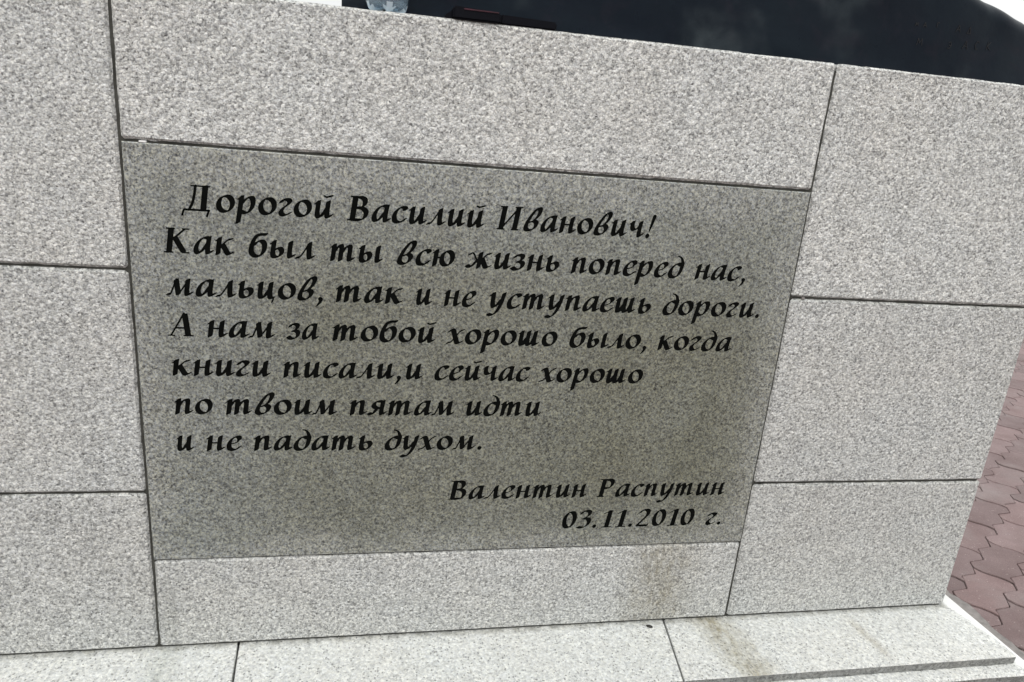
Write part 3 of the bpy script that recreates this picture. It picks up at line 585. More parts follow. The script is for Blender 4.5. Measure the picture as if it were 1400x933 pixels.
# ------------------------------------------------------------------ inscribed panel with cut letters
GL = json.loads(r'''{"и":[108,[[38,-5,28,2,24,8,20,18,18,34,18,50,20,70,33,154,30,154,22,151,18,152,14,156,16,163,35,176,41,184,60,201,66,203,70,202,90,209,96,209,99,208,82,86,81,62,83,50,86,41,88,42,143,122,149,154,153,180,159,188,174,198,192,207,208,211,216,210,197,84,196,64,197,50,198,44,200,43,220,52,234,57,240,58,244,56,244,52,222,32,206,20,186,9,164,0,148,-2,142,1,139,4,134,18,132,42,113,24,88,8,60,-3,48,-5]]],"й":[108,[[38,-5,28,2,24,8,20,18,18,34,18,50,20,70,33,154,30,154,22,151,18,152,14,156,16,163,35,176,41,184,60,201,66,203,70,202,90,209,96,209,99,208,82,86,81,62,83,50,86,41,88,42,143,122,149,154,153,180,159,188,174,198,192,207,208,211,216,210,197,84,196,64,197,50,198,44,200,43,220,52,234,57,240,58,244,56,244,52,222,32,206,20,186,9,164,0,148,-2,142,1,139,4,134,18,132,42,113,24,88,8,60,-3,48,-5],[156,232,127,246,124,254,126,259,130,263,134,265,140,265,164,254,210,267,232,273,239,272,243,268,244,262,242,256,238,253,164,231]]],"ц":[112,[[184,-46,178,-44,176,-38,190,-8,193,2,166,-4,150,-4,142,-1,138,4,134,14,132,42,118,28,102,16,82,5,64,-2,50,-5,40,-5,30,0,24,8,19,24,18,50,33,154,30,154,22,151,18,152,14,156,15,162,19,166,35,176,41,184,60,201,66,203,70,202,88,209,98,209,100,206,89,134,83,98,81,72,83,50,86,41,88,42,143,122,154,182,164,192,186,204,206,211,212,211,216,210,198,90,196,56,199,40,204,32,216,32,230,33,233,32,234,30,227,22,216,14,215,0,209,-16,197,-40,192,-44]]],"ш":[150,[[34,-5,24,2,20,8,16,18,14,34,14,50,16,70,29,154,28,155,20,152,16,151,11,154,10,158,14,165,31,176,37,184,58,202,66,202,86,209,92,209,95,208,79,98,77,72,78,70,116,124,124,178,127,182,139,192,160,203,178,209,184,209,187,208,170,86,170,56,172,47,174,48,188,74,207,118,218,182,223,188,234,196,258,207,274,211,278,211,280,210,280,208,261,84,260,60,262,44,266,44,286,53,302,57,308,56,308,52,304,48,281,28,264,16,244,6,222,-1,212,-2,206,1,202,6,198,20,196,22,178,10,158,1,140,-5,126,-5,120,-2,115,2,112,8,108,20,106,20,86,8,68,0,50,-5]]],"ч":[104,[[140,0,135,4,132,10,129,28,130,50,137,100,134,100,112,88,94,81,76,76,64,74,52,77,43,82,34,92,31,100,29,112,28,126,32,154,30,154,22,151,18,152,14,156,15,162,19,166,35,176,41,184,60,201,66,203,70,202,90,209,98,209,100,206,92,168,91,154,92,138,97,124,106,114,114,110,142,140,149,180,153,186,167,196,186,206,204,211,212,210,193,84,192,64,193,50,194,44,196,43,214,52,228,56,238,57,240,56,241,54,236,48,218,32,194,15,164,1,150,-2]]],"п":[110,[[10,-6,33,154,32,155,24,152,18,152,14,156,14,160,18,165,35,176,41,184,52,193,59,200,64,202,70,202,92,209,99,208,95,174,96,171,130,192,148,200,164,205,184,208,191,206,199,200,206,188,207,176,194,88,191,64,192,50,194,43,224,56,234,58,238,56,238,52,234,48,206,24,182,10,156,0,146,-2,140,-1,136,1,132,6,129,20,129,42,144,148,143,158,140,164,132,171,115,152,85,106,72,22,61,12,44,2,24,-6]]],"т":[158,[[10,-6,33,154,32,155,24,152,18,152,14,156,14,160,19,166,35,176,41,184,60,201,66,203,70,202,92,209,99,208,94,170,96,169,110,184,121,192,140,202,158,207,164,208,170,206,178,200,182,194,186,184,186,168,188,167,219,190,248,204,260,207,268,208,274,206,282,200,289,188,291,176,275,64,277,44,280,44,296,52,312,57,320,57,322,56,323,54,318,48,286,21,264,9,240,0,230,-2,224,-1,220,1,216,6,213,20,213,42,228,146,226,158,222,164,211,152,185,112,176,102,164,22,153,12,132,0,112,-7,106,-8,102,-6,123,142,123,154,122,159,120,158,85,106,72,22,61,12,44,2,24,-6]]],"н":[110,[[10,-6,33,154,32,155,22,151,16,153,14,158,18,165,35,176,41,184,60,201,66,203,70,202,88,209,98,209,100,206,87,118,92,117,142,117,145,118,157,180,166,190,180,199,196,207,210,211,218,211,220,210,220,208,213,172,200,90,198,60,200,43,202,43,220,52,234,56,244,57,246,56,247,54,242,48,223,30,202,15,178,3,156,-3,148,-3,144,-1,141,2,138,8,135,28,136,56,142,94,136,95,86,95,83,94,72,22,61,12,44,2,24,-6]]],"к":[106,[[10,-6,33,154,32,155,22,151,18,152,15,154,14,158,17,164,35,176,41,184,60,201,66,203,70,202,84,208,94,210,98,209,100,206,88,126,108,140,148,176,162,184,184,195,190,196,196,196,210,200,226,203,232,203,235,202,232,196,220,186,204,177,188,171,168,167,160,162,134,139,131,136,132,134,181,48,190,36,194,34,216,44,232,48,237,46,236,42,233,38,216,26,174,4,152,-3,142,-4,136,-3,129,2,119,14,103,44,82,80,80,72,73,24,70,20,58,10,40,0,24,-6]]],"о":[100,[[66,-4,46,1,31,10,16,26,8,40,4,56,2,80,5,98,12,117,23,136,36,152,52,166,70,178,94,190,120,200,142,204,160,204,176,200,192,192,206,178,216,162,222,142,223,122,220,104,215,86,204,67,192,51,175,36,158,24,134,11,108,1,86,-4],[116,32,132,31,144,44,151,58,157,74,160,94,160,104,155,126,145,144,128,160,120,165,109,168,92,169,80,154,73,140,69,128,66,114,65,98,69,76,76,62,81,54,94,42,102,37]]],"с":[84,[[46,-6,28,-1,16,7,10,16,6,28,3,50,5,70,10,88,18,108,34,132,55,154,83,176,112,192,138,202,162,205,182,204,194,200,200,196,203,190,203,182,208,180,207,176,195,164,179,154,158,145,144,143,141,144,140,150,138,152,140,158,138,163,128,169,120,170,110,170,94,154,80,132,70,108,67,88,68,66,70,54,75,44,83,36,92,32,106,28,122,28,144,48,166,61,180,67,192,69,198,68,197,64,172,40,160,30,145,20,126,10,104,1,82,-5,64,-8]]],"е":[86,[[48,-6,28,-1,14,10,7,22,4,40,4,66,10,88,22,114,39,138,53,152,69,166,104,188,124,197,142,204,158,207,174,208,186,204,194,198,201,188,202,178,198,158,195,154,186,146,169,136,160,124,145,112,120,99,98,90,71,84,67,82,69,60,74,46,81,38,92,32,106,28,120,27,147,50,168,62,184,68,194,70,198,68,196,62,158,30,142,19,124,9,102,0,82,-6,64,-8],[69,102,88,105,104,110,122,118,136,126,134,130,139,152,137,158,132,166,124,171,114,173,103,164,92,152,84,140,74,120]]],"а":[106,[[22,-4,15,0,8,8,4,16,1,26,2,48,10,80,20,101,37,126,61,152,82,170,116,190,154,205,176,210,186,210,200,207,214,211,222,211,224,210,224,208,207,126,198,64,198,52,200,42,232,54,242,55,244,54,244,52,242,48,228,34,213,22,196,12,176,3,158,-2,146,-2,140,3,136,14,135,28,136,54,109,28,80,9,64,2,48,-3,34,-6],[75,34,78,35,96,56,138,114,149,124,158,166,144,171,130,175,122,174,97,148,79,120,68,90,64,68,65,52,67,46]]],"л":[102,[[134,-3,130,-1,125,4,122,12,120,26,119,56,124,119,77,50,62,32,44,15,34,8,26,5,12,5,-6,0,-18,1,-21,2,-20,6,-17,10,-3,20,4,28,10,30,16,30,30,35,40,36,61,60,89,100,128,162,131,168,132,178,137,184,152,196,170,204,186,209,192,209,195,208,188,148,183,90,182,64,184,48,186,41,188,41,206,50,220,54,230,55,232,54,232,52,228,46,212,32,190,16,158,1,144,-2]]],"м":[142,[[200,-3,195,0,191,6,188,14,187,28,188,48,196,102,155,44,154,40,154,34,152,30,124,7,120,6,114,7,98,3,91,4,82,102,81,98,80,97,51,30,38,13,30,7,24,5,14,6,-6,0,-18,1,-21,2,-20,6,-17,10,-3,20,4,28,10,30,16,30,31,36,53,84,78,146,76,174,80,180,97,192,100,197,104,200,110,202,116,201,132,205,139,204,150,76,152,72,204,148,208,178,211,182,223,192,244,203,262,209,268,209,271,208,252,84,250,64,251,46,252,42,254,41,270,50,286,56,298,57,300,56,301,54,296,48,278,32,256,16,224,1,210,-3]]],"р":[108,[[-16,-116,32,154,30,154,24,152,18,152,14,156,15,162,19,166,35,176,41,184,52,193,59,200,64,202,70,202,92,209,99,208,92,164,94,163,126,185,146,196,162,202,186,207,198,207,206,205,218,196,225,182,228,160,226,134,218,106,206,78,195,62,179,44,161,28,140,14,118,3,98,-4,82,-7,62,-7,46,-88,35,-98,18,-108,-2,-116],[122,28,126,29,134,38,148,62,160,92,165,122,164,138,162,150,158,160,153,166,148,170,140,172,127,160,83,110,71,46,82,45,106,30]]],"г":[74,[[34,-6,20,-1,12,6,7,14,4,20,2,30,6,46,16,62,34,82,48,94,85,120,100,134,107,144,109,154,106,162,100,168,90,172,78,174,69,162,46,148,22,139,14,139,12,140,12,142,21,160,27,168,39,178,52,186,74,197,96,205,116,209,134,209,152,206,165,198,170,192,172,186,173,178,170,170,160,156,142,138,127,126,93,102,84,94,70,74,66,64,66,56,70,44,77,36,86,30,96,28,102,29,128,43,146,51,160,54,164,52,164,50,158,42,146,34,110,14,90,4,60,-6,48,-7]]],"в":[98,[[42,-8,24,-4,10,6,3,18,1,26,2,38,7,62,20,93,35,122,58,160,81,194,106,226,127,250,146,266,172,283,202,295,222,298,229,296,236,292,243,284,246,278,247,266,244,249,236,228,226,209,212,189,194,168,169,144,170,142,181,140,190,134,198,126,203,114,204,106,202,96,197,82,190,68,180,54,165,40,145,26,122,12,102,3,82,-4,62,-8],[91,28,104,27,115,28,128,42,134,53,138,64,140,80,138,90,127,102,116,107,108,106,75,96,72,94,70,88,65,66,65,54,66,48,71,40,75,36,82,31],[83,120,86,119,119,132,138,151,156,172,170,195,182,224,184,242,180,252,176,257,174,258,148,225,113,174]]],"б":[102,[[62,-10,46,-6,26,6,13,20,4,38,2,54,3,80,10,116,17,140,43,196,68,234,77,244,88,253,110,266,132,274,166,280,218,283,230,287,235,284,235,278,221,260,212,252,206,249,194,246,162,246,134,240,125,236,114,228,103,214,89,184,82,172,84,171,101,182,122,193,152,205,176,208,186,206,194,203,204,196,213,186,219,174,222,164,223,150,221,130,217,106,212,90,203,72,188,52,170,34,152,20,130,7,104,-4,82,-10],[112,26,122,24,124,26,135,38,145,54,154,80,159,116,158,138,156,144,148,157,136,167,126,172,122,172,118,167,90,138,69,124,65,94,67,70,73,56,80,46,90,37,104,29]]],"ь":[92,[[56,-8,40,-6,28,0,20,8,16,18,14,38,14,56,32,154,30,154,24,152,18,152,14,156,14,160,19,166,35,176,38,182,41,186,60,201,84,209,96,211,100,210,100,208,89,150,83,112,84,112,108,124,128,132,146,136,164,135,178,131,189,120,196,104,197,88,191,72,181,56,168,41,152,28,130,15,102,2,78,-6],[103,28,114,27,118,30,130,49,134,66,132,78,126,88,118,96,108,100,102,101,78,82,77,60,81,44,88,34]]],"ы":[144,[[52,-8,40,-6,27,0,20,8,15,22,14,38,14,56,32,154,30,154,24,152,18,152,14,156,14,160,19,166,35,176,38,182,41,186,60,201,84,209,96,211,100,210,100,208,90,156,83,114,84,113,110,127,130,134,148,136,160,134,170,128,180,114,185,98,184,84,179,68,168,50,157,38,142,26,120,13,96,2,72,-6],[220,0,215,4,211,12,209,28,209,42,229,180,238,190,256,201,278,210,290,211,292,210,292,208,285,164,273,84,272,60,274,44,278,44,294,52,310,57,318,57,320,56,321,54,316,48,298,32,274,15,244,1,230,-2],[101,28,108,28,113,36,120,52,122,66,119,78,114,87,104,98,100,100,98,98,78,82,77,70,80,48,83,40,90,32]]],"ж":[158,[[126,-6,138,73,110,43,91,26,70,13,44,1,26,-3,12,-2,-2,4,-19,16,-20,18,-13,26,0,35,16,43,32,49,42,49,62,36,64,36,120,102,121,104,110,120,98,148,85,168,78,176,54,163,36,157,16,155,14,156,14,158,18,164,34,175,68,193,78,196,90,196,99,190,107,180,120,160,134,127,138,121,144,117,146,118,156,178,158,181,171,192,190,202,210,209,216,209,219,208,208,134,248,173,264,184,276,189,310,198,328,201,334,200,335,198,330,192,310,178,290,169,266,164,236,134,263,70,276,44,284,34,286,32,288,33,308,43,324,49,332,49,335,48,336,46,331,40,321,32,280,9,254,-1,234,-4,226,-2,217,6,208,22,194,53,189,24,184,18,171,8,154,-1,138,-6]]],"ю":[140,[[10,-6,33,154,32,155,24,152,18,152,14,156,14,160,19,166,35,176,41,184,52,193,59,200,64,202,70,202,90,209,96,209,99,208,87,118,90,117,110,118,123,142,139,160,163,178,190,192,214,201,236,205,256,202,270,195,286,180,295,164,300,142,301,118,296,95,286,70,270,48,252,32,224,14,190,0,166,-4,152,-4,142,-1,129,6,122,12,112,24,107,34,102,50,100,66,102,94,86,95,83,94,72,22,61,12,44,2,24,-6],[206,32,214,31,224,46,230,58,236,80,238,104,234,126,226,144,218,154,210,161,194,168,188,169,186,168,177,154,170,139,164,114,164,88,168,70,176,54,188,41]]],"з":[80,[[28,-10,14,-8,1,-2,-21,16,-21,20,-13,28,4,38,22,46,36,50,40,49,59,34,70,28,88,25,98,26,104,28,112,46,114,60,112,70,106,79,92,88,80,90,50,90,46,92,46,94,52,102,64,110,78,118,99,126,107,140,109,152,106,160,100,168,90,172,74,174,72,174,63,164,47,154,28,146,14,142,9,144,9,148,19,164,29,174,42,183,62,193,80,201,100,207,126,210,140,208,152,205,160,202,166,196,170,190,172,180,171,170,163,154,152,140,135,126,152,122,161,118,171,108,175,100,177,88,175,76,170,62,162,48,153,38,140,28,124,18,102,7,80,-1,60,-7,46,-9]]],"д":[96,[[48,-8,34,-4,19,6,10,16,4,30,2,50,4,70,9,86,18,104,32,124,51,146,68,162,88,176,110,189,134,199,156,205,175,206,167,238,163,248,156,259,144,269,120,276,116,278,115,284,116,288,120,292,124,293,156,287,173,280,186,272,198,260,210,242,218,226,222,210,231,208,230,170,220,126,211,94,199,70,184,50,163,30,134,11,104,-3,88,-7,74,-9],[109,26,122,26,132,38,142,54,154,84,167,142,167,150,166,151,156,151,122,169,114,170,102,158,88,141,72,114,66,90,65,78,66,64,71,50,77,42,86,35,98,29]]],"у":[104,[[8,-106,-14,-100,-18,-94,-25,-92,-23,-86,-13,-78,2,-69,18,-62,30,-59,36,-59,38,-60,38,-62,45,-64,46,-66,68,-71,84,-54,102,-26,122,13,135,44,106,20,80,6,66,0,54,-2,48,-2,41,2,34,10,29,22,25,34,24,48,31,156,20,152,16,151,11,154,10,160,15,166,31,176,37,184,56,201,62,203,66,202,84,209,94,209,95,208,96,204,91,138,87,98,87,74,91,54,94,48,96,47,146,114,161,126,173,180,175,184,187,194,206,204,222,210,234,211,236,210,236,208,225,160,207,96,191,54,171,12,152,-21,130,-48,117,-60,99,-74,66,-93,34,-106,20,-108]]],"х":[98,[[106,-4,100,0,94,8,95,10,92,12,79,46,78,46,56,24,40,13,24,8,-2,-1,-18,-1,-21,0,-22,2,-13,12,6,23,26,32,40,34,56,49,72,68,63,98,54,134,46,158,42,162,22,152,4,147,-3,148,-2,152,19,174,34,186,56,198,76,205,90,205,98,202,107,192,113,178,124,137,147,164,160,175,177,186,188,192,206,198,226,202,230,200,231,198,226,192,214,183,198,174,182,168,166,157,150,140,131,112,148,60,155,42,162,32,166,31,188,43,206,50,218,51,220,50,219,46,213,40,204,33,154,5,128,-4,116,-6]]],"я":[104,[[4,-4,-7,0,-24,12,-22,18,-12,26,0,34,26,44,34,46,38,45,50,36,77,80,76,81,58,88,49,94,40,104,36,116,37,130,43,148,52,162,63,172,78,182,98,193,134,206,150,209,164,210,194,206,208,211,216,211,220,210,220,208,210,152,197,76,196,60,198,43,230,55,238,55,240,54,240,52,236,46,214,26,196,14,172,2,152,-3,142,-1,139,2,136,8,133,28,134,48,139,82,126,82,102,48,90,36,76,24,54,10,36,2,18,-3],[128,118,132,117,140,118,144,116,145,118,155,168,126,173,112,175,105,174,101,162,99,150,101,140,106,132,114,125]]],"Д":[172,[[264,-62,260,-58,260,-52,276,-8,278,0,214,-1,198,0,82,0,68,-3,58,0,26,0,22,-8,9,-52,4,-57,-4,-60,-12,-58,-15,-54,-15,-48,-5,-10,0,2,5,10,14,18,30,26,36,26,42,24,62,24,64,25,89,64,100,88,111,122,125,178,132,212,140,264,105,266,102,269,101,274,104,280,108,282,144,283,154,289,162,291,170,290,176,284,180,283,254,283,274,288,290,289,300,288,308,283,322,283,327,278,327,272,322,266,303,264,270,26,270,24,286,24,294,28,302,27,311,20,314,12,311,6,305,0,285,-56,276,-63],[100,24,200,24,234,264,230,265,178,265,174,264,162,190,141,108,126,68]]],"В":[130,[[62,-6,46,-6,40,-3,26,-1,6,-1,2,1,0,6,1,12,6,16,28,18,67,264,42,266,38,270,37,274,39,278,42,281,46,283,100,283,120,285,132,284,178,289,196,288,210,284,228,277,237,270,244,262,248,250,248,230,247,220,242,208,235,196,227,186,217,176,203,166,222,161,233,156,246,145,256,130,260,118,260,105,256,86,249,66,238,50,223,36,199,20,170,6,146,-2,122,-7,100,-8],[137,28,162,28,180,30,190,48,196,70,197,82,196,92,190,104,182,114,170,124,154,129,118,135,115,134,99,30],[120,166,122,165,170,170,174,172,183,190,185,202,185,212,183,226,178,234,172,240,162,246,150,250,136,253,133,252]]],"И":[160,[[28,-2,6,-1,2,2,0,8,2,13,6,16,24,18,63,264,44,265,40,267,38,270,37,274,40,280,46,283,96,283,118,285,134,283,139,278,138,270,131,264,131,262,103,82,104,81,237,236,239,240,243,264,234,266,231,268,229,274,232,280,238,283,276,283,296,285,308,284,334,283,338,280,339,274,336,268,332,265,314,265,311,264,311,262,273,18,288,17,292,15,294,8,291,2,284,-1,240,-1,218,-3,194,-1,188,4,188,10,191,14,196,17,204,18,231,188,231,192,230,193,97,38,93,18,104,17,108,15,110,8,107,2,100,-1,60,-1,42,-3]]],"К":[154,[[32,-2,6,-1,2,2,0,8,2,13,6,16,24,17,28,18,29,20,67,264,48,265,44,267,41,272,44,280,50,283,100,283,120,285,142,283,146,280,147,276,146,270,142,266,135,264,123,186,123,184,124,183,136,188,228,264,223,268,221,272,223,278,226,281,232,283,304,283,308,282,311,278,311,272,305,266,262,265,242,247,171,188,262,28,261,24,253,18,260,17,292,17,298,12,298,8,296,3,292,0,288,-1,212,-1,206,1,204,6,202,7,193,10,121,136,118,141,116,142,97,18,108,17,112,15,114,10,113,4,108,0,104,-1]]],"А":[150,[[26,-3,22,-1,-4,0,-8,6,-7,12,0,17,27,18,120,172,167,250,171,260,176,266,184,280,190,285,196,287,203,286,207,282,208,276,230,277,236,275,240,272,256,130,268,18,294,16,298,12,298,8,296,3,292,0,288,-1,236,-1,214,-3,180,0,176,6,176,10,179,14,184,17,196,18,189,88,182,89,98,89,94,87,52,18,54,17,78,16,82,10,80,3,76,0,72,-1,38,-1],[109,112,112,111,144,111,182,111,186,112,175,206,174,218,172,217]]],"Р":[126,[[32,-2,6,-1,2,2,0,8,2,13,6,16,28,18,67,264,42,266,38,270,37,274,39,278,42,281,46,283,100,283,120,285,132,284,186,289,204,289,216,286,230,281,244,272,250,266,257,256,260,244,260,224,256,210,249,194,240,182,225,166,207,152,188,140,168,130,150,123,134,120,114,119,112,118,97,18,112,17,116,15,118,8,115,2,108,-1,66,-1,46,-3],[152,156,174,154,176,156,185,166,190,176,195,190,197,200,197,218,191,230,186,236,175,244,160,250,150,253,134,254,118,158,120,157,130,158]]],"0":[100,[[64,-2,48,4,39,12,32,20,23,36,16,60,12,82,13,116,18,146,26,174,38,200,51,220,66,236,83,250,110,265,136,276,156,279,174,278,189,270,201,258,212,238,219,214,222,192,222,162,217,128,209,104,200,82,185,58,171,42,154,28,130,13,106,3,84,-3],[117,34,122,32,128,40,136,54,145,74,150,88,156,112,160,150,156,186,147,212,140,224,132,233,122,240,114,243,112,243,110,240,99,224,91,208,85,190,78,162,75,128,78,92,82,76,88,62,100,46,108,39]]],"3":[92,[[42,-10,28,-8,-12,3,-13,6,-12,8,-1,18,22,31,44,37,54,36,90,26,100,25,108,26,113,28,119,34,132,55,140,78,142,94,139,108,130,122,120,131,112,135,96,137,66,138,60,140,60,142,64,148,75,156,127,186,133,194,140,206,143,218,144,230,140,240,129,250,114,257,98,260,94,258,78,238,56,224,40,217,28,215,22,216,24,222,44,248,52,256,65,266,96,282,128,292,156,295,166,294,178,290,190,284,200,276,206,266,207,258,207,248,203,234,198,224,190,211,173,194,142,174,144,172,164,171,178,167,190,157,199,144,204,128,204,110,197,88,187,68,176,52,166,42,147,28,130,18,106,6,82,-3,60,-9]]],"1":[88,[[72,-2,26,-1,22,2,20,8,23,14,28,17,68,18,102,236,100,237,56,214,48,215,45,218,44,222,47,228,52,232,86,250,108,263,134,280,140,282,146,281,150,277,168,277,174,274,176,272,137,18,142,17,176,17,180,14,182,8,179,2,172,-1,106,-1,86,-3]]],"2":[100,[[18,1,13,4,8,11,0,12,1,16,94,121,119,152,132,172,140,188,144,200,147,216,146,226,143,234,134,245,118,255,110,257,102,258,99,256,79,232,62,220,46,212,30,207,22,207,21,208,21,212,44,240,53,250,69,262,88,273,112,283,138,291,160,293,176,290,186,285,200,274,207,264,209,258,210,250,209,236,200,210,187,186,170,162,60,36,174,36,182,48,188,51,192,51,198,47,200,40,192,26,192,18,190,11,184,4,174,0]]],".":[44,[[30,-2,20,4,15,12,13,24,16,36,23,46,34,53,46,56,56,55,66,48,72,40,73,30,71,18,65,8,55,0,44,-4]]],",":[48,[[4,-72,0,-68,0,-62,26,-22,35,0,34,2,28,9,25,16,25,26,28,34,36,43,46,49,58,50,68,46,80,36,84,30,85,24,84,14,71,-12,62,-26,49,-40,12,-71]]],"!":[60,[[36,-2,26,4,21,12,19,24,22,36,29,46,40,53,52,56,62,55,72,48,78,40,79,30,77,18,71,8,61,0,50,-4],[64,78,58,81,56,88,91,274,99,286,110,293,122,296,134,292,140,287,144,280,145,270,144,262,120,190,104,148,76,84,72,79]]]}''')
WORDS = [(1, 'Дорогой', 0.07172, 0.0002273, -0.08674), (1, 'Василий', 0.28855, 0.0002292, -0.08724), (1, 'Иванович!', 0.50238, 0.0002268, -0.08779), (2, 'Как', 0.04477, 0.000224, -0.14548), (2, 'был', 0.1549, 0.0002309, -0.14594), (2, 'ты', 0.26421, 0.0002277, -0.14637), (2, 'всю', 0.35955, 0.0002326, -0.14679), (2, 'жизнь', 0.4612, 0.0002304, -0.14733), (2, 'поперед', 0.62105, 0.0002274, -0.1481), (2, 'нас,', 0.82414, 0.0002283, -0.14875), (3, 'мальцов,', 0.04638, 0.0002313, -0.20588), (3, 'так', 0.27271, 0.000237, -0.20648), (3, 'и', 0.38814, 0.0002123, -0.20676), (3, 'не', 0.43009, 0.0002199, -0.20694), (3, 'уступаешь', 0.49879, 0.0002315, -0.20755), (3, 'дороги.', 0.77951, 0.0002363, -0.20838), (4, 'А', 0.04394, 0.0002279, -0.26489), (4, 'нам', 0.09492, 0.000236, -0.26516), (4, 'за', 0.20608, 0.0002061, -0.26543), (4, 'тобой', 0.26849, 0.0002377, -0.26581), (4, 'хорошо', 0.43971, 0.0002313, -0.26638), (4, 'было,', 0.63212, 0.0002347, -0.26693), (4, 'когда', 0.77961, 0.0002334, -0.26741), (5, 'книги', 0.04483, 0.0002353, -0.32454), (5, 'писали,и', 0.19788, 0.0002307, -0.32511), (5, 'сейчас', 0.42238, 0.0002259, -0.3257), (5, 'хорошо', 0.59053, 0.000231, -0.32623), (6, 'по', 0.04503, 0.0002279, -0.3851), (6, 'твоим', 0.11549, 0.0002397, -0.3851), (6, 'пятам', 0.2947, 0.0002357, -0.3851), (6, 'идти', 0.47405, 0.0002338, -0.3851), (7, 'и', 0.0445, 0.0002139, -0.4445), (7, 'не', 0.0862, 0.0002304, -0.4445), (7, 'падать', 0.15362, 0.0002368, -0.4445), (7, 'духом.', 0.35017, 0.0002358, -0.4445), (8, 'Валентин', 0.45558, 0.0002291, -0.53457), (8, 'Распутин', 0.71053, 0.00023, -0.53483), (9, '03.11.2010', 0.65316, 0.0002452, -0.59465), (9, 'г.', 0.92091, 0.0002395, -0.59497)]
YS = 0.0245 * S / 100.0
def word_loops(word, x0, sx, zb):
    out = []; pen = 0
    for ch in word:
        adv, cs = GL[ch]
        for cc in cs:
            out.append([(WX(x0 + (cc[k] / 2 + pen) * sx), WZ(zb) + cc[k + 1] / 2 * YS) for k in range(0, len(cc), 2)])
        pen += adv + 16
    return out
def curve_mesh(name, loops, yfront, depth):
    cu = bpy.data.curves.new(name, 'CURVE')
    cu.dimensions = '2D'; cu.fill_mode = 'BOTH'; cu.extrude = depth / 2
    for lp in loops:
        sp = cu.splines.new('POLY'); sp.points.add(len(lp) - 1)
        for pt, (x, z) in zip(sp.points, lp): pt.co = (x, z, 0, 1)
        sp.use_cyclic_u = True
    ob = bpy.data.objects.new(name, cu)
    C.objects.link(ob)
    dg = bpy.context.evaluated_depsgraph_get()
    me = bpy.data.meshes.new_from_object(ob.evaluated_get(dg))
    bpy.data.objects.remove(ob)
    me.transform(Matrix(((1, 0, 0, 0), (0, 0, -1, yfront + depth / 2), (0, 1, 0, 0), (0, 0, 0, 1))))
    me.materials.clear()
    for pl in me.polygons: pl.use_smooth = False
    return me
px0, px1, pz0, pz1 = xL + G, xR - G * 0.8, zPB + G * 0.7, zPT - G
bm = bmesh.new()
box(bm, px0, px1, 0.0020, T, pz0, pz1)
CH = 0.0018                                # softened arris round the panel
for q in (((px0, pz0), (px1, pz0), (px1 - CH, pz0 + CH), (px0 + CH, pz0 + CH)), ((px1, pz0), (px1, pz1), (px1 - CH, pz1 - CH), (px1 - CH, pz0 + CH)),
          ((px1, pz1), (px0, pz1), (px0 + CH, pz1 - CH), (px1 - CH, pz1 - CH)), ((px0, pz1), (px0, pz0), (px0 + CH, pz0 + CH), (px0 + CH, pz1 - CH))):
    bm.faces.new([bm.verts.new((x, 0.0019 if k < 2 else 0.0001, z)) for k, (x, z) in enumerate(q)])
panel = bm_obj('inscription_panel', bm, M['panel'], wall)
panel['label'] = 'darker smooth granite panel with engraved black Cyrillic lettering'
loops = []
lines = {}
for ln, wd, x0, sx, zb_ in WORDS:
    lp = word_loops(wd, x0, sx, zb_)
    loops += lp
    lines.setdefault(ln, []).extend(lp)
outer = []
def rag(a, bq, n):
    for i in range(n):
        t_ = i / n
        q = (a[0] + (bq[0] - a[0]) * t_, a[1] + (bq[1] - a[1]) * t_)
        e = noise.noise(Vector((q[0] * 60, q[1] * 60, 2.0))) * 0.0004
        outer.append((q[0] + e, q[1] + e * 0.8))
qx0, qx1, qz0, qz1 = px0 + CH, px1 - CH, pz0 + CH, pz1 - CH
rag((qx0, qz0), (qx1, qz0), 60); rag((qx1, qz0), (qx1, qz1), 40); rag((qx1, qz1), (qx0, qz1), 60); rag((qx0, qz1), (qx0, qz0), 40)
mesh_obj('carved_face', curve_mesh('carved_face', [outer] + loops, 0.0, 0.0018), M['panel'], panel)
for ln in sorted(lines):
    mesh_obj('inscription_line', curve_mesh('inscription_line', lines[ln], 0.0007, 0.0016), M['paint'], panel)

